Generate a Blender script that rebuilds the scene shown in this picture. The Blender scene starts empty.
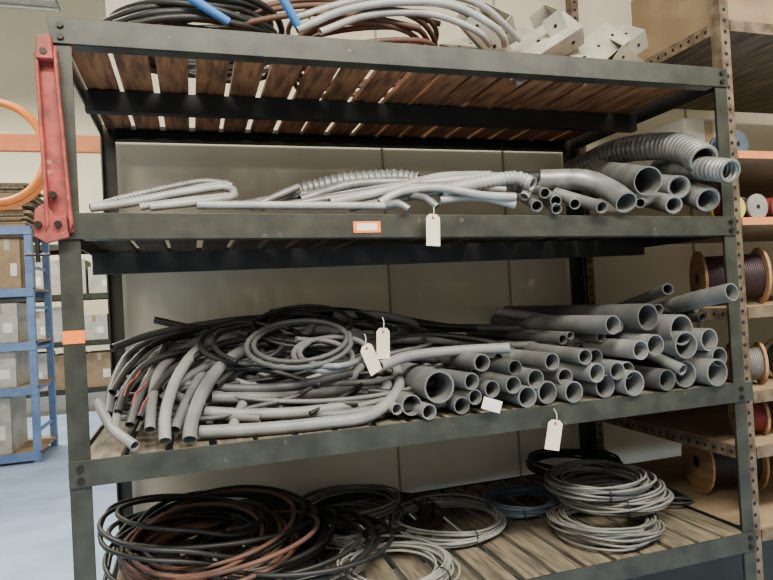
import bpy, math, random
from mathutils import Vector, Matrix
random.seed(7)
C=Vector((.345,-1.90,1.55)); yaw=math.radians(17.5); pit=math.radians(.84); rol=math.radians(3.1); f=618
R=Vector((math.cos(yaw),-math.sin(yaw),0)); Fw=Vector((math.sin(yaw),math.cos(yaw),0)); Z=Vector((0,0,1))
F=Fw*math.cos(pit)+Z*math.sin(pit); U=Z*math.cos(pit)-Fw*math.sin(pit)
CR=R*math.cos(rol)-U*math.sin(rol); CU=U*math.cos(rol)+R*math.sin(rol)
cd=bpy.data.cameras.new("camera"); co=bpy.data.objects.new("camera",cd); bpy.context.collection.objects.link(co)
co.matrix_world=Matrix((( CR.x,CU.x,-F.x,C.x),(CR.y,CU.y,-F.y,C.y),(CR.z,CU.z,-F.z,C.z),(0,0,0,1)))
cd.sensor_width=36; cd.lens=36*f/773; bpy.context.scene.camera=co
# survey helpers: a sighting in the photograph + the known depth of the thing inside the rack -> true world position
def ray(u,v): return (F*f+CR*(u-386.5)-CU*(v-290)).normalized()
def PY(u,v,Y):
    d=ray(u,v); return C+d*((Y-C.y)/d.y)
def PZ(u,v,z):
    d=ray(u,v); return C+d*((z-C.z)/d.z)
# ---------------- materials
def mat(name,c1,c2=None,rough=.5,metal=0,scale=8,stretch=(1,1,1),bump=0,detail=4,lo=.35,hi=.65,scuff=None):
    m=bpy.data.materials.new(name); m.use_nodes=True; nt=m.node_tree; b=nt.nodes["Principled BSDF"]
    b.inputs["Roughness"].default_value=rough; b.inputs["Metallic"].default_value=metal
    c2=c2 or tuple(x*.75 for x in c1)
    tc=nt.nodes.new("ShaderNodeTexCoord"); mp=nt.nodes.new("ShaderNodeMapping"); mp.inputs["Scale"].default_value=stretch
    nz=nt.nodes.new("ShaderNodeTexNoise"); nz.inputs["Scale"].default_value=scale; nz.inputs["Detail"].default_value=detail
    cr=nt.nodes.new("ShaderNodeValToRGB"); cr.color_ramp.elements[0].position=lo; cr.color_ramp.elements[1].position=hi
    cr.color_ramp.elements[0].color=(*c2,1); cr.color_ramp.elements[1].color=(*c1,1)
    L=nt.links.new
    L(tc.outputs["Object"],mp.inputs["Vector"]); L(mp.outputs[0],nz.inputs["Vector"]); L(nz.outputs["Fac"],cr.inputs[0])
    src=cr.outputs[0]
    if scuff:
        col,sc,th=scuff
        n2=nt.nodes.new("ShaderNodeTexNoise"); n2.inputs["Scale"].default_value=sc; n2.inputs["Detail"].default_value=10; n2.inputs["Roughness"].default_value=.7
        L(tc.outputs["Object"],n2.inputs["Vector"])
        r2=nt.nodes.new("ShaderNodeValToRGB"); r2.color_ramp.elements[0].position=th; r2.color_ramp.elements[1].position=th+.05
        L(n2.outputs["Fac"],r2.inputs[0])
        mx=nt.nodes.new("ShaderNodeMix"); mx.data_type='RGBA'; L(r2.outputs[0],mx.inputs[0]); L(src,mx.inputs[6]); mx.inputs[7].default_value=(*col,1); src=mx.outputs[2]
    L(src,b.inputs["Base Color"])
    if bump:
        bp=nt.nodes.new("ShaderNodeBump"); bp.inputs["Strength"].default_value=bump; bp.inputs["Distance"].default_value=.003
        L(nz.outputs["Fac"],bp.inputs["Height"]); L(bp.outputs[0],b.inputs["Normal"])
    return m
steel=mat("painted_steel",(.045,.048,.036),(.022,.023,.018),.42,.15,11,bump=.25,detail=8,scuff=((.13,.12,.09),18,.64))
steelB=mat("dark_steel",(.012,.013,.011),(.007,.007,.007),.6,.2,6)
boltm=mat("bolt_metal",(.04,.036,.032),None,.4,.8)
woodG=mat("weathered_slat_wood",(.19,.155,.105),(.07,.057,.04),.85,0,9,(6,.7,6),.5)
woodB=mat("brown_slat_wood",(.36,.16,.065),(.12,.052,.025),.9,0,9,(6,.7,6),.4)
woodD=mat("dark_slat_wood",(.11,.065,.035),(.05,.03,.018),.85,0,9,(6,.7,6),.4)
dust=((.30,.28,.24),9,.62)
pvcA=mat("grey_pvc",(.165,.168,.167),(.105,.107,.106),.5,0,9,detail=8,scuff=dust)
pvcB=mat("light_grey_pvc",(.24,.243,.243),(.165,.167,.167),.5,0,9,detail=8,scuff=dust)
pvcC=mat("slate_grey_pvc",(.088,.091,.09),(.058,.06,.059),.5,0,9,detail=8)
blk=mat("black_rubber",(.017,.017,.016),(.008,.008,.008),.5)
galv=mat("galvanised_conduit",(.27,.275,.268),(.16,.163,.16),.42,.4,18,detail=6)
galvW=mat("pale_conduit",(.37,.373,.36),(.255,.258,.25),.48,.15,12,detail=6)
brn=mat("brown_cable",(.13,.06,.038),(.07,.033,.024),.6)
cab=mat("grey_cable",(.20,.20,.185),(.12,.12,.11),.5,.15)
cabW=mat("pale_cable",(.32,.32,.295),(.21,.21,.195),.5,.1)
cabBl=mat("blue_grey_cable",(.10,.14,.19),(.055,.08,.11),.5)
bluem=mat("blue_pipe_plastic",(.05,.22,.52),(.04,.17,.42),.4)
redm=mat("red_painted_steel",(.38,.065,.05),(.17,.035,.03),.55,.1,26,bump=.3,detail=8,scuff=((.45,.22,.17),20,.62))
orgm=mat("orange_rack_paint",(.72,.26,.10),(.6,.19,.07),.5)
orgh=mat("orange_hose_rubber",(.90,.28,.04),(.8,.22,.03),.4)
blrk=mat("blue_rack_paint",(.15,.24,.45),(.10,.17,.35),.5)
card=mat("cardboard",(.33,.235,.14),(.25,.175,.105),.9)
cardW=mat("white_carton",(.44,.43,.39),(.33,.32,.29),.85)
tagm=mat("manila_tag",(.76,.69,.51),(.64,.57,.40),.85)
whm=mat("white_label",(.75,.74,.68),(.67,.66,.61),.7)
orl=mat("orange_label",(.9,.20,.02),(.85,.18,.02),.6)
fit=mat("beige_sheet_metal",(.47,.44,.36),(.33,.31,.255),.5,.2)
rust=mat("rusty_slotted_steel",(.22,.17,.115),(.10,.065,.042),.6,.4,20,bump=.2)
spw=mat("spool_wood",(.42,.24,.11),(.28,.16,.075),.75,0,7,(1,1,6))
wallm=mat("cream_wall_paint",(.80,.735,.58),(.64,.585,.46),.85,0,1.8,bump=.15,detail=8,lo=.3,hi=.62,scuff=((.86,.82,.70),3.2,.63))
wallf=mat("far_wall_paint",(.88,.83,.65),(.82,.77,.60),.85,0,1)
floorm=mat("blue_floor_paint",(.34,.46,.66),(.25,.35,.53),.4,0,2.5)
ceilm=mat("ceiling_paint",(.75,.72,.62),None,.9)
holem=mat("hole_black",(.006,.006,.006),None,.9)
yel=mat("yellow_label",(.75,.6,.08),None,.6)
purp=mat("dark_wire",(.045,.02,.025),(.022,.010,.014),.5)
redw=mat("red_wire",(.22,.03,.025),None,.5)
seam=mat("panel_seam",(.38,.35,.26),None,.9)
coll=bpy.context.collection
def link(me,name,m,parent=None):
    o=bpy.data.objects.new(name,me); coll.objects.link(o)
    for x in (m if isinstance(m,(list,tuple)) else [m]): me.materials.append(x)
    if parent: o.parent=parent
    return o
def empty(name,loc=(0,0,0)):
    o=bpy.data.objects.new(name,None); coll.objects.link(o); o.empty_display_size=.1; return o
def hexa(name,v8,m,parent=None,bev=0):
    me=bpy.data.meshes.new(name)
    me.from_pydata([tuple(p) for p in v8],[],[(0,3,2,1),(4,5,6,7),(0,1,5,4),(1,2,6,5),(2,3,7,6),(3,0,4,7)])
    o=link(me,name,m,parent)
    if bev:
        b=o.modifiers.new("b","BEVEL"); b.width=bev; b.segments=2
    return o
def box(name,a,b,m,parent=None,bev=0,rot=None,piv=None):
    x0,y0,z0=a;x1,y1,z1=b
    v=[Vector(p) for p in [(x0,y0,z0),(x1,y0,z0),(x1,y1,z0),(x0,y1,z0),(x0,y0,z1),(x1,y0,z1),(x1,y1,z1),(x0,y1,z1)]]
    if rot is not None:
        c=Vector(piv) if piv else (Vector(a)+Vector(b))/2
        v=[c+rot@(p-c) for p in v]
    return hexa(name,v,m,parent,bev)
def cyl(name,p,d,r,l,m,parent=None,n=16,bev=0):
    d=Vector(d).normalized(); u=d.orthogonal().normalized(); w=d.cross(u); p=Vector(p)
    vs=[]
    for s in (0,1):
        for i in range(n):
            a=2*math.pi*i/n; vs.append(tuple(p+d*l*s+u*r*math.cos(a)+w*r*math.sin(a)))
    fs=[tuple(range(n))[::-1],tuple(range(n,2*n))]+[(i,(i+1)%n,n+(i+1)%n,n+i) for i in range(n)]
    me=bpy.data.meshes.new(name); me.from_pydata(vs,[],fs); o=link(me,name,m,parent)
    if bev:
        b=o.modifiers.new("b","BEVEL"); b.width=bev; b.segments=2; b.limit_method='ANGLE'
    return o
def smooth(pts,step,closed=False):
    pts=[Vector(p) for p in pts]; n=len(pts); out=[]
    if n==2 and not closed:
        k=max(2,int((pts[1]-pts[0]).length/step)); return [pts[0].lerp(pts[1],i/k) for i in range(k+1)]
    rng=range(n) if closed else range(n-1)
    for i in rng:
        if closed: p0,p1,p2,p3=pts[i-1],pts[i],pts[(i+1)%n],pts[(i+2)%n]
        else:
            p1,p2=pts[i],pts[i+1]; p0=pts[i-1] if i>0 else p1*2-p2; p3=pts[i+2] if i+2<n else p2*2-p1
        k=max(2,int((p2-p1).length/step))
        for j in range(k):
            t=j/k
            out.append(.5*((2*p1)+(p2-p0)*t+(2*p0-5*p1+4*p2-p3)*t*t+(3*p1-p0-3*p2+p3)*t**3))
    if not closed: out.append(pts[-1])
    return out
class MB:
    def __init__(s): s.v=[];s.f=[];s.sh=set();s.mi=[]
    def tube(s,pts,r,sides=12,hollow=True,wall=None,closed=False,corr=0,pitch=.014,step=.03,mi=0):
        if corr: step=pitch/4
        P=smooth(pts,step,closed)
        n=len(P); wall=wall or max(.002,r*.13)
        T=[((P[(i+1)%n]-P[i-1]) if closed or 0<i<n-1 else (P[1]-P[0] if i==0 else P[-1]-P[-2])).normalized() for i in range(n)]
        N=T[0].cross(Vector((0,0,1)))
        if N.length<.05: N=T[0].orthogonal()
        N.normalize()
        rings=[]
        def ring(p,Nn,B,rr):
            k=len(s.v)
            for i in range(sides):
                a=2*math.pi*i/sides; s.v.append(tuple(p+Nn*rr*math.cos(a)+B*rr*math.sin(a)))
            return k
        fr=[]
        for i in range(n):
            N=(N-T[i]*N.dot(T[i])).normalized(); B=T[i].cross(N); fr.append((N.copy(),B))
            rr=r
            if corr: rr=r*(1-corr*(.5-.5*math.cos(i*math.pi/2)))
            rings.append(ring(P[i],N,B,rr))
        def br(a,b,flip=False):
            for i in range(sides):
                j=(i+1)%sides
                q=(a+i,a+j,b+j,b+i); s.f.append(q[::-1] if flip else q); s.mi.append(mi)
        for i in range(n-1): br(rings[i+1],rings[i])
        if closed: br(rings[0],rings[-1])
        elif hollow:
            inn=[ring(P[i],fr[i][0],fr[i][1],r*(1-(corr*(.5-.5*math.cos(i*math.pi/2)) if corr else 0))-wall) for i in range(n)]
            for i in range(n-1): br(inn[i],inn[i+1])
            br(rings[0],inn[0]); br(inn[-1],rings[-1])
            for k in (rings[0],rings[-1],inn[0],inn[-1]):
                for i in range(sides): s.sh.add((k+i,k+(i+1)%sides))
        else:
            s.f.append(tuple(range(rings[0],rings[0]+sides))); s.mi.append(mi)
            s.f.append(tuple(range(rings[-1],rings[-1]+sides))[::-1]); s.mi.append(mi)
            for k in (rings[0],rings[-1]):
                for i in range(sides): s.sh.add((k+i,k+(i+1)%sides))
    def done(s,name,m,parent=None):
        me=bpy.data.meshes.new(name); me.from_pydata(s.v,[],s.f)
        me.polygons.foreach_set("use_smooth",[True]*len(s.f)); me.polygons.foreach_set("material_index",s.mi)
        sh={tuple(sorted(e)) for e in s.sh}
        for e in me.edges:
            if tuple(sorted(e.vertices)) in sh: e.use_edge_sharp=True
        me.update(); return link(me,name,m,parent)
def pipe(name,pts,r,m,**k):
    b=MB(); b.tube(pts,r,**k); return b.done(name,m)
W=2.395; D=1.05
def coilpts(c,rx,ry,loops,h,noise,tilt=0,n=14,turn=0):
    pts=[]; tot=int(loops*n)
    Rm=Matrix.Rotation(tilt,3,'X')
    for i in range(tot+1):
        a=turn+2*math.pi*i/n
        if i%n==0: q=(random.uniform(-noise,noise),random.uniform(-noise,noise),random.uniform(.84,1.08),random.random(),random.uniform(-.35,.35))
        if i==0: cur=list(q)
        for k in range(5): cur[k]+= (q[k]-cur[k])*.2
        p=Vector((cur[0]+rx*cur[2]*math.cos(a),cur[1]+ry*cur[2]*math.sin(a),h*cur[3]+.25*h*math.sin(a+cur[4]*9)))
        pts.append(Vector(c)+Rm@p)
    return pts
def coil(name,c,r,loops,wr,h,m,noise=.02,tilt=0,ry=None,sides=8,ties=0):
    b=MB(); pts=coilpts(c,r,ry or r,loops,h,noise,tilt,turn=random.random()*6)
    if not tilt: pts=[Vector((min(max(p.x,wr+.01),W-.02),min(max(p.y,.015),1.02),max(p.z,c[2]))) for p in pts]
    b.tube(pts,wr,sides=sides,hollow=False,step=.03)
    for k in range(ties):
        a=random.random()*6.28; cc=Vector(c)+Vector((r*math.cos(a)*.97,r*math.sin(a)*.97,h*.5)); d=Vector((math.cos(a),math.sin(a),0))
        if cc.x>W-.05 or cc.y>1.0: continue
        b.tube([cc+d*.028*math.cos(t)+Vector((0,0,(h*.5+.006)*math.sin(t))) for t in [i*math.pi/5 for i in range(10)]],.003,sides=6,closed=True,hollow=False,step=.02,mi=1)
    return b.done(name,[m,blk])
# ---------------- room
H=8.2
box("floor",(-9,-5,-.1),(9,12,0),floorm)
box("wall_far",(-9,11.9,0),(9,12.1,H),wallf)
box("wall_left",(-9.1,-5,0),(-9,12,H),wallf)
box("wall_right",(9,-5,0),(9.1,12,H),wallf)
box("ceiling",(-9,-5,H),(9,12,H+.1),ceilm)
box("wall_back",(.03,1.16,0),(9,1.30,4.8),wallm)
for i,x in enumerate((1.32,2.02,3.3)): box("trim_%d"%(i+1),(x,1.150,.0),(x+.009,1.162,4.6),seam)
# ---------------- rack
rack=empty("steel_storage_rack")
def zl(pair,x): return pair[0]+(pair[1]-pair[0])*x/W
SH=[(2.385,2.385),(1.838,1.800),(1.15,1.15),(.57,.57)]
for k,(x,y) in enumerate([(0,0),(W,0),(0,D),(W,D)]):
    sx=1 if x==0 else -1; sy=1 if y==0 else -1; t=.006
    X=sorted((x,x+sx*.056)); Y=sorted((y,y+sy*t)); box("post_%d_face"%k,(X[0],Y[0],0),(X[1],Y[1],2.38),steel,rack,.001)
    X=sorted((x,x+sx*t)); Y=sorted((y+sy*t,y+sy*.06)); box("post_%d_side"%k,(X[0],Y[0],0),(X[1],Y[1],2.38),steel,rack)
    box("foot_%d"%k,(min(x,x+sx*.1),min(y,y+sy*.1),0),(max(x,x+sx*.1),max(y,y+sy*.1),.008),steel,rack)
bh=.074
for k,pr in enumerate(SH):
    WE=W+(.03 if k==2 else .0)
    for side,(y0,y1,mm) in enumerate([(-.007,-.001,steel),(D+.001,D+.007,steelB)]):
        a,b=pr
        hexa("beam_%d_%d"%(k,side),[(0,y0,a-bh),(WE,y0,b-bh),(WE,y1,b-bh),(0,y1,a-bh),(0,y0,a),(WE,y0,b),(WE,y1,b),(0,y1,a)],mm,rack,.001)
        yy0,yy1=(y1,y1+.045) if side==0 else (y0-.045,y0)
        for dz in (.026,bh-.004):
            hexa("lip_%d_%d"%(k,side),[(.062,yy0,a-dz-.005),(W-.062,yy0,b-dz-.005),(W-.062,yy1,b-dz-.005),(.062,yy1,a-dz-.005),(.062,yy0,a-dz),(W-.062,yy0,b-dz),(W-.062,yy1,b-dz),(.062,yy1,a-dz)],mm,rack)
    for x in (.007,W-.013):
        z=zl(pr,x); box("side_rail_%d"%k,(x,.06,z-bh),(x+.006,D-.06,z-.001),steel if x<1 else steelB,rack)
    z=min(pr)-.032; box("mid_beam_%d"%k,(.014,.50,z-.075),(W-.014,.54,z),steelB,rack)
    for x in (.03,W-.03):
        for dz in (.022,.055):
            cyl("bolt",(x,-.007,zl(pr,x)-dz),(0,-1,0),.010,.007,boltm,rack,6)
    n=19; pitch=(W-.04)/n
    for i in range(n):
        x0=.02+i*pitch+random.uniform(0,.008); x1=x0+pitch-.018-random.uniform(0,.008)
        z=zl(pr,x0)-.002-random.uniform(0,.002)
        box("slat_%d_%d"%(k,i),(x0,.008,z-.02),(x1,D-.008,z),(woodB,woodD,woodG,woodG)[k],rack,.002)
def sup(u,v,Y,base,r):
    p=PY(u,v,Y); zz=(base if not callable(base) else base(p.x))+r+.001
    if p.z<zz: p.z=zz
    return p
def hoses(name,lst,base):
    for r,m,pts,kw in lst: pipe(name,[sup(u,v,Y,base,r) for u,v,Y in pts],r,m,**kw)
B3=1.15
S3=[(.021,pvcA,[(190,447,.0),(192,420,.05),(205,388,.15),(228,360,.3),(262,345,.45),(305,348,.5)]),
(.018,pvcB,[(165,441,.02),(166,410,.1),(180,372,.25),(205,345,.4),(250,332,.55)]),
(.016,pvcA,[(150,430,.05),(152,400,.15),(160,370,.3),(185,350,.45),(230,335,.6)]),
(.020,pvcB,[(396,368,.3),(398,390,.15),(370,415,.03),(320,427,.03),(260,431,.05),(200,432,.08)]),
(.018,pvcB,[(205,412,.15),(260,414,.12),(320,410,.12),(375,398,.15),(388,384,.2)]),
(.019,pvcA,[(212,398,.2),(270,397,.2),(330,392,.22),(390,384,.25)]),
(.015,pvcB,[(98,402,.2),(112,428,.1),(135,446,.0)]),
(.013,pvcA,[(115,432,.08),(118,410,.15),(130,385,.25),(155,360,.4)]),
(.014,pvcA,[(118,400,.2),(140,370,.35),(170,352,.5),(215,338,.6)]),
(.015,pvcC,[(108,415,.15),(115,380,.3),(135,350,.45),(180,335,.6),(240,328,.7)]),
(.014,blk,[(155,320,.7),(200,328,.65),(250,320,.6),(310,315,.6),(370,318,.6),(430,325,.6),(500,330,.6)]),
(.014,pvcC,[(112,348,.5),(150,335,.6),(200,325,.7),(260,318,.75),(330,320,.75),(400,332,.7)]),
(.019,pvcB,[(380,366,.1),(410,356,.15),(455,351,.15),(510,348,.05)]),
(.017,pvcA,[(250,385,.3),(300,378,.3),(350,382,.3),(392,375,.3)]),
(.017,pvcB,[(225,375,.35),(280,383,.3),(340,370,.3),(365,355,.35)]),
(.015,pvcC,[(160,400,.2),(200,370,.3),(250,355,.4),(330,352,.45),(390,345,.5)]),
(.017,pvcA,[(175,430,.08),(190,395,.2),(215,350,.45)]),
(.014,pvcC,[(130,425,.1),(140,395,.2),(165,345,.5)]),
(.012,blk,[(118,412,.12),(128,385,.2),(150,362,.3),(195,350,.4),(240,352,.4)]),
(.011,blk,[(112,392,.2),(130,365,.3),(160,342,.45),(220,325,.6),(290,322,.65)]),
(.012,blk,[(140,418,.1),(158,385,.2),(185,362,.3),(240,340,.4),(330,338,.45)]),
(.012,blk,[(215,385,.2),(250,362,.3),(300,352,.35),(360,362,.3),(392,372,.25)]),
(.010,blk,[(190,405,.15),(215,372,.25),(265,370,.25),(320,385,.2)]),
(.016,pvcB,[(232,428,.1),(245,400,.2),(262,375,.3),(300,362,.35)]),
(.016,pvcA,[(345,386,.25),(362,365,.3),(372,345,.4),(350,330,.5),(300,325,.6)]),
(.013,blk,[(380,340,.5),(430,335,.5),(480,340,.4),(515,350,.3)]),
(.012,blk,[(270,312,.75),(340,310,.75),(410,320,.7),(470,330,.6)]),
(.016,pvcA,[(330,345,.5),(420,340,.5),(520,345,.4),(610,337,.2)]),
(.022,pvcA,[(495,312,.6),(540,318,.5),(590,328,.35),(640,350,.15),(683,370,-.03)]),
(.018,pvcC,[(395,330,.7),(480,328,.6),(560,330,.5),(616,334,.15)]),
(.022,pvcC,[(668,289,.05),(640,300,.3),(600,315,.5),(570,325,.6)]),
(.034,pvcA,[(732,292,-.13),(696,300,.04),(655,311,.4),(620,320,.6)])]
hoses("electrical_conduit_hose",[(r,m,p,dict(sides=14)) for r,m,p in S3],B3)
ends=[(401,411,6),(416,407,11),(430,415,8),(443,388,17),(466,410,9),(474,382,9),(478,398,8),(496,390,9),(484,363,9),(514,385,9),(517,368,8),(530,407,11),(541,380,10),(553,398,12),(556,362,9),(571,378,9),(575,400,11),(587,357,8),(600,358,9),(598,373,10),(610,390,12),(634,390,13),(618,371,9),(633,371,9),(655,345,11),(668,380,11),(693,377,14),(716,373,14),(722,357,10),(655,317,14),(686,330,16),(687,345,14),(715,340,12),(640,350,10),(620,325,10)]
E=[]
for u,v,r in ends:
    p=PY(u,v,-.02); zc=(p-C).dot(F); rr=r*zc/f*.98
    E.append((min(p.x,W-.01-rr),max(p.z,B3+rr+.001),rr))
mats=[pvcA,pvcA,pvcC,pvcB,pvcA]
for x,z,r in E:
    y=random.uniform(-.03,.02); L=random.uniform(.7,.98); dx=random.uniform(-.09,.02)
    if x<1.35: L*=.6
    pipe("rigid_conduit_pipe",[(x,y,z),(x+dx*.5,y+L*.5,z+random.uniform(-.003,.004)),(x+dx,y+L,z)],r,random.choice(mats),sides=20,wall=r*.12)
def hgt(x): return .05 if x<1.2 else min(.28,.07+(x-1.2)*.24)
b=MB(); placed=list(E)
for k in range(900):
    x=random.uniform(1.25,2.33); r=random.choice((.016,.02,.024)); z=B3+r+random.uniform(0,1)*hgt(x)
    if all((x-a)**2+(z-c)**2>(r+q)**2 for a,c,q in placed) and x+r<W-.02:
        placed.append((x,z,r)); y=random.uniform(.08,.3); b.tube([(x,y,z),(x+random.uniform(-.02,.02),1.0,z)],r,sides=12,step=.3,mi=random.randrange(3))
b.done("stacked_conduit_bundle",[pvcA,pvcC,pvcC])
# tangle
b=MB()
def mound(x,y): return max(.03,.34*math.exp(-((x-.75)/.75)**4)*min(1,(y+.02)/.55))
for k in range(88):
    cx=random.uniform(.25,1.2); cy=random.uniform(.3,.8); a0=random.uniform(0,6.3); rr=random.uniform(.15,.5); sp=random.uniform(1.2,3.4); lay=random.uniform(.25,1.08); r=random.choice((.008,.010,.012,.015,.018))
    pts=[]
    for i in range(7):
        a=a0+sp*i/6; x=cx+rr*math.cos(a)*1.3; y=cy+rr*math.sin(a)*.7
        x=min(max(x,.1),1.5); y=min(max(y,.08),.98)
        pts.append((x,y,B3+r+max(0,mound(x,y)-.03)*lay+random.uniform(0,.012)))
    b.tube(pts,r,sides=10,mi=random.choice((0,0,1,2,2,3,3)))
b.done("tangled_conduit_pile",[pvcA,pvcB,pvcC,blk])
for (u,v,Y,rx,ry,lp,wr,mm,nz) in [(297,347,.25,.19,.15,2,.009,pvcC,.04),(325,356,.22,.13,.12,2,.010,pvcA,.03),(255,352,.32,.16,.13,2,.009,blk,.04),(330,332,.45,.22,.16,3,.009,blk,.05),(300,335,.4,.2,.14,2,.008,blk,.05)]:
    coil("flexible_hose_coil",PY(u,v,Y),rx,lp,wr,.05,mm,nz,math.radians(28),ry)
for k in range(3):
    p=PY(124+k*8,396+k*9,.1); pipe("red_wire_lead",[p,p+Vector((.010,.02,.03)),p+Vector((.03,.05,.045)),p+Vector((.04,.10,.06))],.003,redw,hollow=False,sides=6)
# shelf 2
def B2(x): return zl(SH[1],x)
FL=dict(corr=.16,pitch=.012)
S2=[(.013,galvW,[(90,208,.05),(130,203,.08),(180,193,.1),(225,187,.15),(234,195,.1),(215,200,.05),(150,207,.03)],{}),
(.013,galvW,[(110,206,.15),(160,196,.15),(210,186,.2),(232,186,.2)],dict(FL)),(.013,galv,[(100,205,.2),(150,192,.2),(200,182,.25),(228,184,.25)],dict(FL)),(.012,galvW,[(140,207,.05),(185,201,.06),(228,196,.08)],dict(FL)),
(.012,galv,[(250,208,.1),(275,197,.12),(298,187,.15)],{}),(.011,galv,[(262,208,.12),(285,197,.15),(299,191,.2)],{}),(.014,galv,[(235,206,.2),(290,196,.3),(350,190,.35)],dict(FL)),
(.038,galv,[(300,192,.4),(340,183,.35),(390,179,.3),(418,182,.25)],dict(corr=.2,pitch=.022,sides=18)),
(.013,galvW,[(197,205,0.02),(393,206,0.02)],{}),
(.017,galvW,[(310,203,.1),(360,193,.12),(430,183,.12),(500,177,.12),(528,184,.06),(524,197,.03)],{}),
(.026,galvW,[(440,192,.05),(480,183,.05),(515,178,.05),(533,184,.0)],dict(corr=.2,pitch=.018,sides=16)),
(.016,galvW,[(330,203,.05),(390,190,.08),(440,177,.15),(490,175,.2)],{}),
(.014,galv,[(285,206,.08),(340,197,.1),(400,188,.1),(450,186,.08),(505,190,.05)],{}),
(.013,galv,[(350,208,.04),(400,199,.06),(450,190,.06),(500,186,.08),(520,190,.1)],{}),
(.018,galv,[(300,200,.2),(350,185,.25),(400,182,.25),(450,180,.25)],{}),(.02,galv,[(420,190,.4),(480,180,.4),(540,176,.4),(580,180,.35)],{}),
(.014,galvW,[(380,203,.03),(400,192,.03),(440,188,.03),(480,195,.0),(515,197,-.01)],{}),
(.012,galv,[(385,206,.02),(398,203,-.01),(409,212,-.03)],{}),(.013,galv,[(410,196,.05),(425,198,.0),(437,207,-.03)],{}),
(.015,galvW,[(440,200,.05),(480,197,.03),(515,205,0)],{}),
(.040,galv,[(540,180,.2),(585,180,.12),(613,192,.03),(627,212,-.05)],dict(sides=22)),
(.022,galv,[(555,193,.15),(585,202,.05),(603,222,-.05)],dict(sides=16)),
(.054,galv,[(595,172,.5),(648,181,0)],dict(sides=26,wall=.004)),
(.060,galv,[(572,172,.8),(620,151,.5),(675,147,.2),(704,160,.0)],dict(corr=.2,pitch=.026,sides=26)),
(.046,galv,[(660,168,.45),(698,168,.05),(731,171,-.12)],dict(corr=.2,pitch=.022,sides=22)),
(.045,galv,[(630,182,.5),(679,187,.05)],dict(corr=.2,pitch=.022,sides=22)),
(.050,galv,[(650,178,.5),(708,200,.0)],dict(corr=.2,pitch=.022,sides=22)),
(.036,galv,[(620,192,.5),(674,205,-.01)],dict(corr=.2,pitch=.02,sides=22)),
(.020,galv,[(520,195,.3),(537,206,-.02)],{}),(.020,galv,[(540,190,.3),(556,201,-.02)],{}),(.019,galv,[(560,195,.3),(575,204,-.02)],{}),(.018,galv,[(543,200,.2),(557,212,-.03)],{}),(.018,galv,[(535,190,.2),(545,193,-.02)],{}),(.018,galv,[(660,198,.3),(640,203,0)],{})]
for x in S2: x[3].setdefault("sides",14)
hoses("metal_conduit",S2,B2)
# top shelf
TZ=2.385
T=[(.012,blk,[(115,24,.1),(150,14,.05),(190,12,.05),(235,16,.1),(255,26,.2)],{}),(.012,blk,[(125,28,.06),(160,19,.04),(205,18,.05),(245,26,.1)],{}),
(.011,blk,[(105,22,.15),(140,9,.1),(190,5,.1),(240,9,.15),(265,22,.2)],{}),
(.014,bluem,[(185,-6,.0),(228,22,.05)],{}),(.014,bluem,[(278,-10,.0),(298,26,.05)],{}),
(.013,galvW,[(297,30,.05),(345,10,.05),(400,2,.05),(455,6,.05),(498,30,.05),(505,45,.1)],{}),
(.012,galvW,[(320,32,.05),(370,15,.07),(430,14,.07),(475,30,.05),(490,45,.1)],{}),(.012,galvW,[(295,18,.1),(350,2,.1),(420,-8,.1),(480,5,.1),(520,40,.15)],{}),
(.012,galv,[(310,20,.15),(360,6,.15),(440,4,.15),(490,25,.15)],{}),
(.010,brn,[(230,26,.1),(300,14,.1),(360,16,.1),(420,28,.1)],{}),(.010,brn,[(220,20,.2),(300,6,.2),(380,8,.2),(440,24,.2)],{}),(.010,brn,[(240,12,.25),(300,0,.25),(360,2,.25)],{})]
for x in T: x[3].setdefault("sides",12)
hoses("coiled_conduit_length",T,TZ)
coil("black_hose_coil",(.42,.36,TZ+.013),.27,9,.012,.14,blk,.02)
coil("brown_hose_coil",(1.02,.38,TZ+.011),.28,8,.010,.16,brn,.02)
e=empty("cardboard_tray"); th=.055; box("base",(1.36,.12,TZ),(2.22,.50,TZ+.006),card,e)
box("side_front",(1.36,.12,TZ),(2.22,.125,TZ+th),card,e); box("side_back",(1.36,.495,TZ),(2.22,.50,TZ+th),card,e); box("side_left",(1.36,.12,TZ),(1.365,.50,TZ+th),card,e); box("side_right",(2.215,.12,TZ),(2.22,.50,TZ+th),card,e)
def bracket(x,y,z,rot,s=1):
    e=empty("sheet_metal_bracket"); Rm=Matrix.Rotation(rot[2],3,'Z')@Matrix.Rotation(rot[1],3,'Y')@Matrix.Rotation(rot[0],3,'X'); c=(x,y,z)
    L,Wd,Hh=.24*s,.10*s,.06*s
    box("web",(x-L/2,y-Wd/2,z),(x+L/2,y+Wd/2,z+.004),fit,e,0,Rm,c)
    box("flange_1",(x-L/2,y-Wd/2-.004,z-Hh),(x+L/2,y-Wd/2,z+.004),fit,e,0,Rm,c)
    box("flange_2",(x-L/2,y+Wd/2,z-Hh),(x+L/2,y+Wd/2+.004,z+.004),fit,e,0,Rm,c)
    box("end_tab",(x+L/2,y-Wd/2,z-Hh*.8),(x+L/2+.004,y+Wd/2,z+.004),fit,e,0,Rm,c)
    for i in (-.35,0,.35):
        p=Vector(c)+Rm@Vector((L*i,-Wd/2-.0045,-Hh*.5)); cyl("hole",p,Rm@Vector((0,-1,0)),.006*s,.001,holem,e,12)
        p=Vector(c)+Rm@Vector((L*i,0,.0042)); cyl("hole",p,Rm@Vector((0,0,1)),.006*s,.001,holem,e,12)
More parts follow.
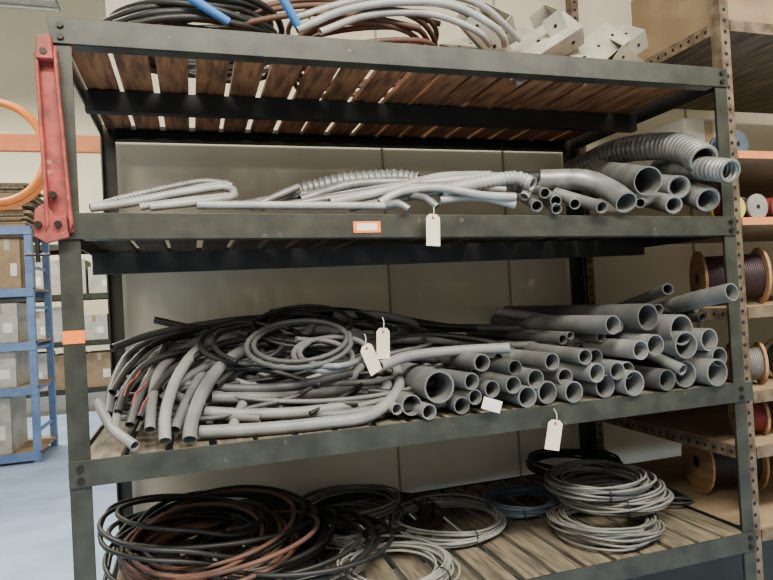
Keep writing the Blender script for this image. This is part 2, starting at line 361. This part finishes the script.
for a in [(1.48,.16,TZ+.13,(.7,.6,.3),1.2),(1.66,.16,TZ+.12,(1.0,-.5,-.4),1.25),(1.80,.18,TZ+.15,(.8,.7,.5),1.2),(1.93,.16,TZ+.12,(1.0,-.6,.2),1.2),(1.62,.34,TZ+.22,(.7,.3,.9),1.3),(1.80,.36,TZ+.24,(.9,-.4,.5),1.4),(2.05,.26,TZ+.16,(.7,-.6,-.3),1.2),(1.46,.34,TZ+.17,(.5,-.4,.6),1.2),(2.10,.17,TZ+.10,(.7,.3,.3),1),(1.95,.38,TZ+.26,(.9,.7,.2),1.2)]:
    bracket(*a)
# shelf 4 coils
B4=.57
K=[("grey_cable_coil",345,497,50,.07,7,.006,.04,cab),("grey_cable_coil",445,520,55,.01,13,.005,.045,cabW),("grey_cable_coil",395,568,55,.01,13,.005,.045,cabW),("grey_cable_coil",300,568,60,.01,9,.005,.05,cab),("grey_cable_coil",345,525,45,.02,8,.005,.04,cab),("blue_cable_coil",522,503,35,.01,14,.005,.05,cabBl),("black_cable_coil",573,465,45,.09,12,.006,.05,blk),("grey_cable_coil",612,495,50,.08,18,.005,.06,cab),("grey_cable_coil",603,525,48,.01,18,.005,.06,cab),("grey_cable_coil",598,482,46,.15,11,.005,.05,cab),("black_cable_coil",665,492,30,.01,6,.006,.03,blk),("black_cable_coil",350,495,58,.01,7,.008,.04,blk)]
for nme,u,v,r,h,lp,wr,hh,mm in K:
    p=PZ(u,v,B4+h+.02); zc=(p-C).dot(F); rr=r*zc/f; p.z=B4+h+wr; p.y=min(p.y,1.03-rr)
    coil(nme,p,rr,lp,wr,hh,mm,.026,ties=2)
coil("black_hose_coil",(.45,.60,B4+.011),.36,16,.010,.18,blk,.07)
coil("black_hose_coil",(.62,.44,B4+.06),.33,5,.008,.08,blk,.07)
coil("brown_cable_coil",(.38,.40,B4+.05),.27,15,.008,.15,brn,.09)
coil("black_cable_coil",(.32,.48,B4+.05),.27,10,.008,.20,blk,.09)
# tags
def tag(p,rz,s=1,ry=0):
    e=empty("paper_tag"); w,h=.025*s,.052*s
    pr=[(-w,-2*h),(w,-2*h),(w,-.012),(w*.55,0),(-w*.55,0),(-w,-.012)]
    Rm=Matrix.Rotation(rz,3,'Z')@Matrix.Rotation(ry,3,'Y'); vs=[]
    for t in (0,.0012):
        for a,c in pr: vs.append(tuple(Vector(p)+Rm@Vector((a,t-.15*(c+.05)**2,c))))
    n=6; me=bpy.data.meshes.new("tag_card"); me.from_pydata(vs,[],[tuple(range(n))]+[tuple(range(n,2*n))[::-1]]+[(i,n+i,n+(i+1)%n,(i+1)%n) for i in range(n)])
    link(me,"tag_card",tagm,e)
    cyl("eyelet",Vector(p)+Rm@Vector((0,-.0006,-.012)),(0,-1,0),.005,.001,redm,e,10)
    b=MB(); b.tube([Vector(p)+Vector((0,-.003,-.012)),Vector(p)+Vector((.004,.0,.02)),Vector(p)+Vector((.006,.02,.035))],.0012,sides=6,hollow=False); b.done("tag_string",whm,e)
for u,v,Y,rz,s,ry in [(433,214,-.035,.1,1,.05),(383,328,.10,.2,1,.05),(365,345,.08,.3,1,-.4),(556,420,-.035,-.3,1,.2)]: tag(PY(u,v,Y),rz,s,ry)
p=PY(492,405,-.036); box("white_price_label",(p.x-.035,p.y,p.z-.02),(p.x+.035,p.y+.002,p.z+.02),whm,None,0,Matrix.Rotation(.35,3,'Y'))
def label(x0,x1,z0,z1,y):
    e=empty("shelf_label"); box("backing",(x0,y-.0015,z0),(x1,y,z1),orl,e); box("paper",(x0+.012,y-.0025,z0+.007),(x1-.012,y-.0015,z1-.007),whm,e)
p=PY(367,227,-.008); label(p.x-.045,p.x+.045,p.z-.018,p.z+.018,-.0075)
p=PY(62,338,-.001); box("orange_tape_label",(.0,-.002,p.z-.018),(.056,-.0005,p.z+.018),orl)
# red clamp
e=empty("red_bar_clamp")
def plate(name,pr,y0,y1,m,e):
    pr=[(a*.85+.004,c-.02) for a,c in pr]
    n=len(pr); me=bpy.data.meshes.new(name); me.from_pydata([(a,y0,c) for a,c in pr]+[(a,y1,c) for a,c in pr],[],[tuple(range(n)),tuple(range(n,2*n))[::-1]]+[(i,n+i,n+(i+1)%n,(i+1)%n) for i in range(n)])
    o=link(me,name,m,e); b=o.modifiers.new("b","BEVEL"); b.width=.002; return o
plate("jaw_bar",[(-.035,2.31),(.020,2.32),(.046,1.80),(-.022,1.79),(-.03,1.95)],-.018,-.008,redm,e)
plate("channel_rib_1",[(-.040,2.29),(-.030,2.29),(-.018,1.82),(-.030,1.80)],-.045,-.018,redm,e)
plate("channel_rib_2",[(.012,2.30),(.022,2.30),(.048,1.82),(.038,1.80)],-.040,-.018,redm,e)
plate("lower_jaw",[(-.06,1.86),(-.03,1.88),(.0,1.84),(.03,1.85),(.035,1.785),(-.03,1.77),(-.065,1.79)],-.04,-.025,redm,e)
plate("hook",[(-.03,2.33),(.01,2.34),(.015,2.27),(-.035,2.27)],-.050,-.018,redm,e)
for x,z in ((-.006,2.27),(0,1.88),(.01,1.80),(-.038,1.80)): cyl("pivot_bolt",(x,-.03,z),(0,-1,0),.010,.023,boltm,e,6)
cyl("clamp_screw",(-.045,-.032,1.70),(0,0,1),.006,.14,boltm,e,12); cyl("tommy_bar",(-.075,-.032,1.72),(1,0,0),.004,.06,boltm,e,8)
# ---------------- left background
rk=empty("orange_pallet_rack"); box("beam",(-4.2,4.1,3.0),(-.22,4.16,3.15),orgm,rk,.004)
for x in (-4.2,-.30):
    box("upright",(x,4.16,0),(x+.08,4.24,3.6),orgm,rk); box("upright",(x,5.1,0),(x+.08,5.18,3.6),orgm,rk)
    for z in (.4,1.4,2.4): box("brace",(x+.03,4.24,z),(x+.05,5.1,z+.04),orgm,rk)
p=C+ray(-6,152)*5.0/ray(-6,152).dot(F)
b=MB()
for k in range(2):
    rr=.37+.02*k; cc=p+Vector((0,.05*k,-.01*k))
    b.tube([cc+Vector((rr*math.cos(a),0,rr*math.sin(a)*1.1)) for a in [i*math.pi/12 for i in range(24)]],.029,closed=True,hollow=False)
b.done("orange_hose_coil",orgh)
def carton(x0,y0,z0,x1,y1,z1,m,nm="cardboard_box"):
    e=empty(nm)
    box("carton",(x0,y0,z0),(x1,y1,z1),m,e,.006); cx=(x0+x1)/2
    box("tape",(cx-.025,y0-.001,z1-.12),(cx+.025,y0+.001,z1-.01),card if m is cardW else cardW,e)
    box("label",(x0+(x1-x0)*.6,y0-.002,z0+(z1-z0)*.25),(x0+(x1-x0)*.85,y0,z0+(z1-z0)*.5),whm,e)
def metal_rack(nm,x0,x1,y0,y1,levels,h,m,pw=.07):
    e=empty(nm)
    for x in (x0,x1-pw):
        for y in (y0,y1-pw): box("upright",(x,y,0),(x+pw,y+pw,h),m,e)
        z=.3
        while z<h-.3: box("brace",(x+.02,y0+pw,z),(x+.04,y1-pw,z+.035),m,e); z+=.45
    for z in levels:
        box("beam",(x0,y0-.01,z-.09),(x1,y0,z),m,e); box("beam",(x0,y1,z-.09),(x1,y1+.01,z),m,e); box("deck",(x0,y0,z-.02),(x1,y1,z-.001),card,e)
metal_rack("blue_metal_rack",-3.9,-1.28,5.6,6.5,(.12,.82,1.30,1.88,2.55),2.545,blrk)
for z0,hh in ((.12,.62),(.82,.40),(1.30,.48),(1.88,.56)):
    x=-3.75
    while x<-1.5:
        w=random.uniform(.35,.5)
        if x+w>-1.36: w=-1.37-x
        if w<.2: break
        carton(x,5.64,z0,x+w-.03,6.3,z0+hh*random.uniform(.8,.97),random.choice((cardW,cardW,card))); x+=w
e=empty("cardboard_sheet_stack"); z=2.552
while z<3.0:
    t=random.uniform(.02,.05); j=random.uniform(-.05,.05); box("sheet",(-3.4+j,5.65+j*.4,z),(-1.32+j,6.4,z+t-.004),random.choice((card,card,woodG)),e,.003); z+=t
metal_rack("grey_metal_rack",-3.4,.9,9.0,9.9,(.4,1.15,1.9,2.7),3.3,steel)
for z0 in (.4,1.15,1.9,2.7):
    x=-3.25
    while x<.6:
        w=random.uniform(.3,.6)
        if x+w>.8: break
        carton(x,9.05,z0,x+w-.04,9.7,z0+random.uniform(.35,.6),random.choice((cardW,card,cardW))); x+=w
# ---------------- right neighbour rack
nr=empty("slotted_angle_rack"); X0=W+.02
def slotted(x,y,z0,z1):
    box("slotted_post",(x,y,z0),(x+.045,y+.004,z1),rust,nr); box("slotted_post_side",(x,y+.004,z0),(x+.004,y+.05,z1),rust,nr)
    z=z0+.03
    while z<z1-.02:
        cyl("slot",(x+.022,y-.0002,z),(0,-1,0),.008,.0008,holem,nr,8); z+=.045
for x in (X0,4.6): slotted(x,.03,0,3.3); slotted(x,1.0,0,3.3)
for z in [.55,.88,1.10,1.44,1.80,2.07,2.60]:
    box("deck",(X0+.006,.05,z-.02),(4.64,1.04,z),card if z!=2.6 else woodG,nr); box("front_edge",(X0+.05,.028,z-(.045 if z<1.5 or z>2.5 else .03)),(4.6,.034,z),orgm if z in (1.8,2.07) else rust,nr)
    x=X0-.005; box("slotted_rail",(x,.08,z-.05),(x+.004,1.0,z-.002),rust,nr)
    y=.1
    while y<.98: cyl("slot",(x,y,z-.026),(-1,0,0),.008,.0008,holem,nr,8); y+=.045
carton(2.47,.06,2.602,2.95,.6,2.95,card); carton(3.0,.06,2.602,3.6,.7,3.0,cardW)
def spool(nm,c,ax,R0,w,mf,mw,Rw=.75):
    e=empty(nm); c=Vector(c); ax=Vector(ax).normalized(); t=.012
    cyl("flange_1",c-ax*w/2,ax,R0,t,mf,e,32,.002); cyl("flange_2",c+ax*(w/2-t),ax,R0,t,mf,e,32,.002); cyl("hub_hole",c-ax*(w/2+.0008),ax,R0*.18,.001,holem,e,16); cyl("hub_hole",c+ax*(w/2),ax,R0*.18,.001,holem,e,16)
    b=MB(); n=int((w-2*t)/.008); u=ax.orthogonal().normalized(); v=ax.cross(u)
    for k in range(n):
        cc=c+ax*(-w/2+t+.004+k*.008); b.tube([cc+(u*math.cos(a)+v*math.sin(a))*R0*Rw for a in [i*math.pi/10 for i in range(20)]],.005,sides=6,closed=True,hollow=False)
    b.done("wound_wire",mw,e); cyl("core",c-ax*(w/2-t),ax,R0*Rw-.002,w-2*t,mw,e,24)
spool("wooden_cable_spool",(2.62,.26,1.44+.125),(1,-.55,0),.124,.26,spw,purp)
spool("wire_spool",(2.60,.20,2.07+.061),(0,1,0),.06,.1,cabBl,cabBl); spool("wire_spool",(2.53,.16,1.8+.053),(0,1,0),.052,.09,yel,redw); spool("wire_spool",(2.65,.16,1.8+.056),(0,1,0),.055,.09,cabW,purp); spool("wire_spool",(2.78,.16,1.8+.056),(0,1,0),.055,.09,redw,redw)
spool("wire_spool",(2.60,.18,1.10+.091),(1,-.6,0),.09,.12,spw,cab); spool("wire_spool",(2.84,.18,1.10+.091),(0,1,0),.09,.12,card,blk); spool("wire_spool",(2.62,.20,.88+.081),(1,-.6,0),.08,.12,spw,redw)
carton(2.66,.5,2.072,2.95,.9,2.35,cardW); spool("wooden_cable_spool",(2.72,.45,.55+.15),(1,-.3,0),.148,.26,spw,blk)
# ---------------- lights
w=bpy.data.worlds.new("world"); bpy.context.scene.world=w; w.use_nodes=True; w.node_tree.nodes["Background"].inputs[0].default_value=(1,.955,.83,1); w.node_tree.nodes["Background"].inputs[1].default_value=.48
def lamp(x,y,z,sx,sy,P,col=(1,.945,.80)):
    e=empty("fluorescent_light"); box("housing",(x-sx/2,y-sy/2,z+.02),(x+sx/2,y+sy/2,z+.1),cardW,e)
    for s in (-.25,.25): cyl("tube",(x-sx/2,y+s*sy,z),(1,0,0),.018,sx,whm,e)
    for s in (-.4,.4): cyl("hanger",(x+s*sx,y,z+.1),(0,0,1),.004,H-z-.1,boltm,e,6)
    l=bpy.data.lights.new("light","AREA"); l.shape='RECTANGLE'; l.size=sx; l.size_y=sy; l.energy=P; l.color=col
    o=bpy.data.objects.new("light",l); o.location=(x,y,z-.03); coll.objects.link(o); o.parent=e
lamp(.6,-2.2,4.1,2.4,.6,330); lamp(3.2,-2.4,4.1,2.4,.6,215); lamp(-1.8,-3.6,4.1,2.4,.6,190); lamp(-2.5,2.6,6,2.4,.6,420); lamp(-2.5,7.8,6,2.4,.6,680); lamp(3.5,5,6,2.4,.6,200)
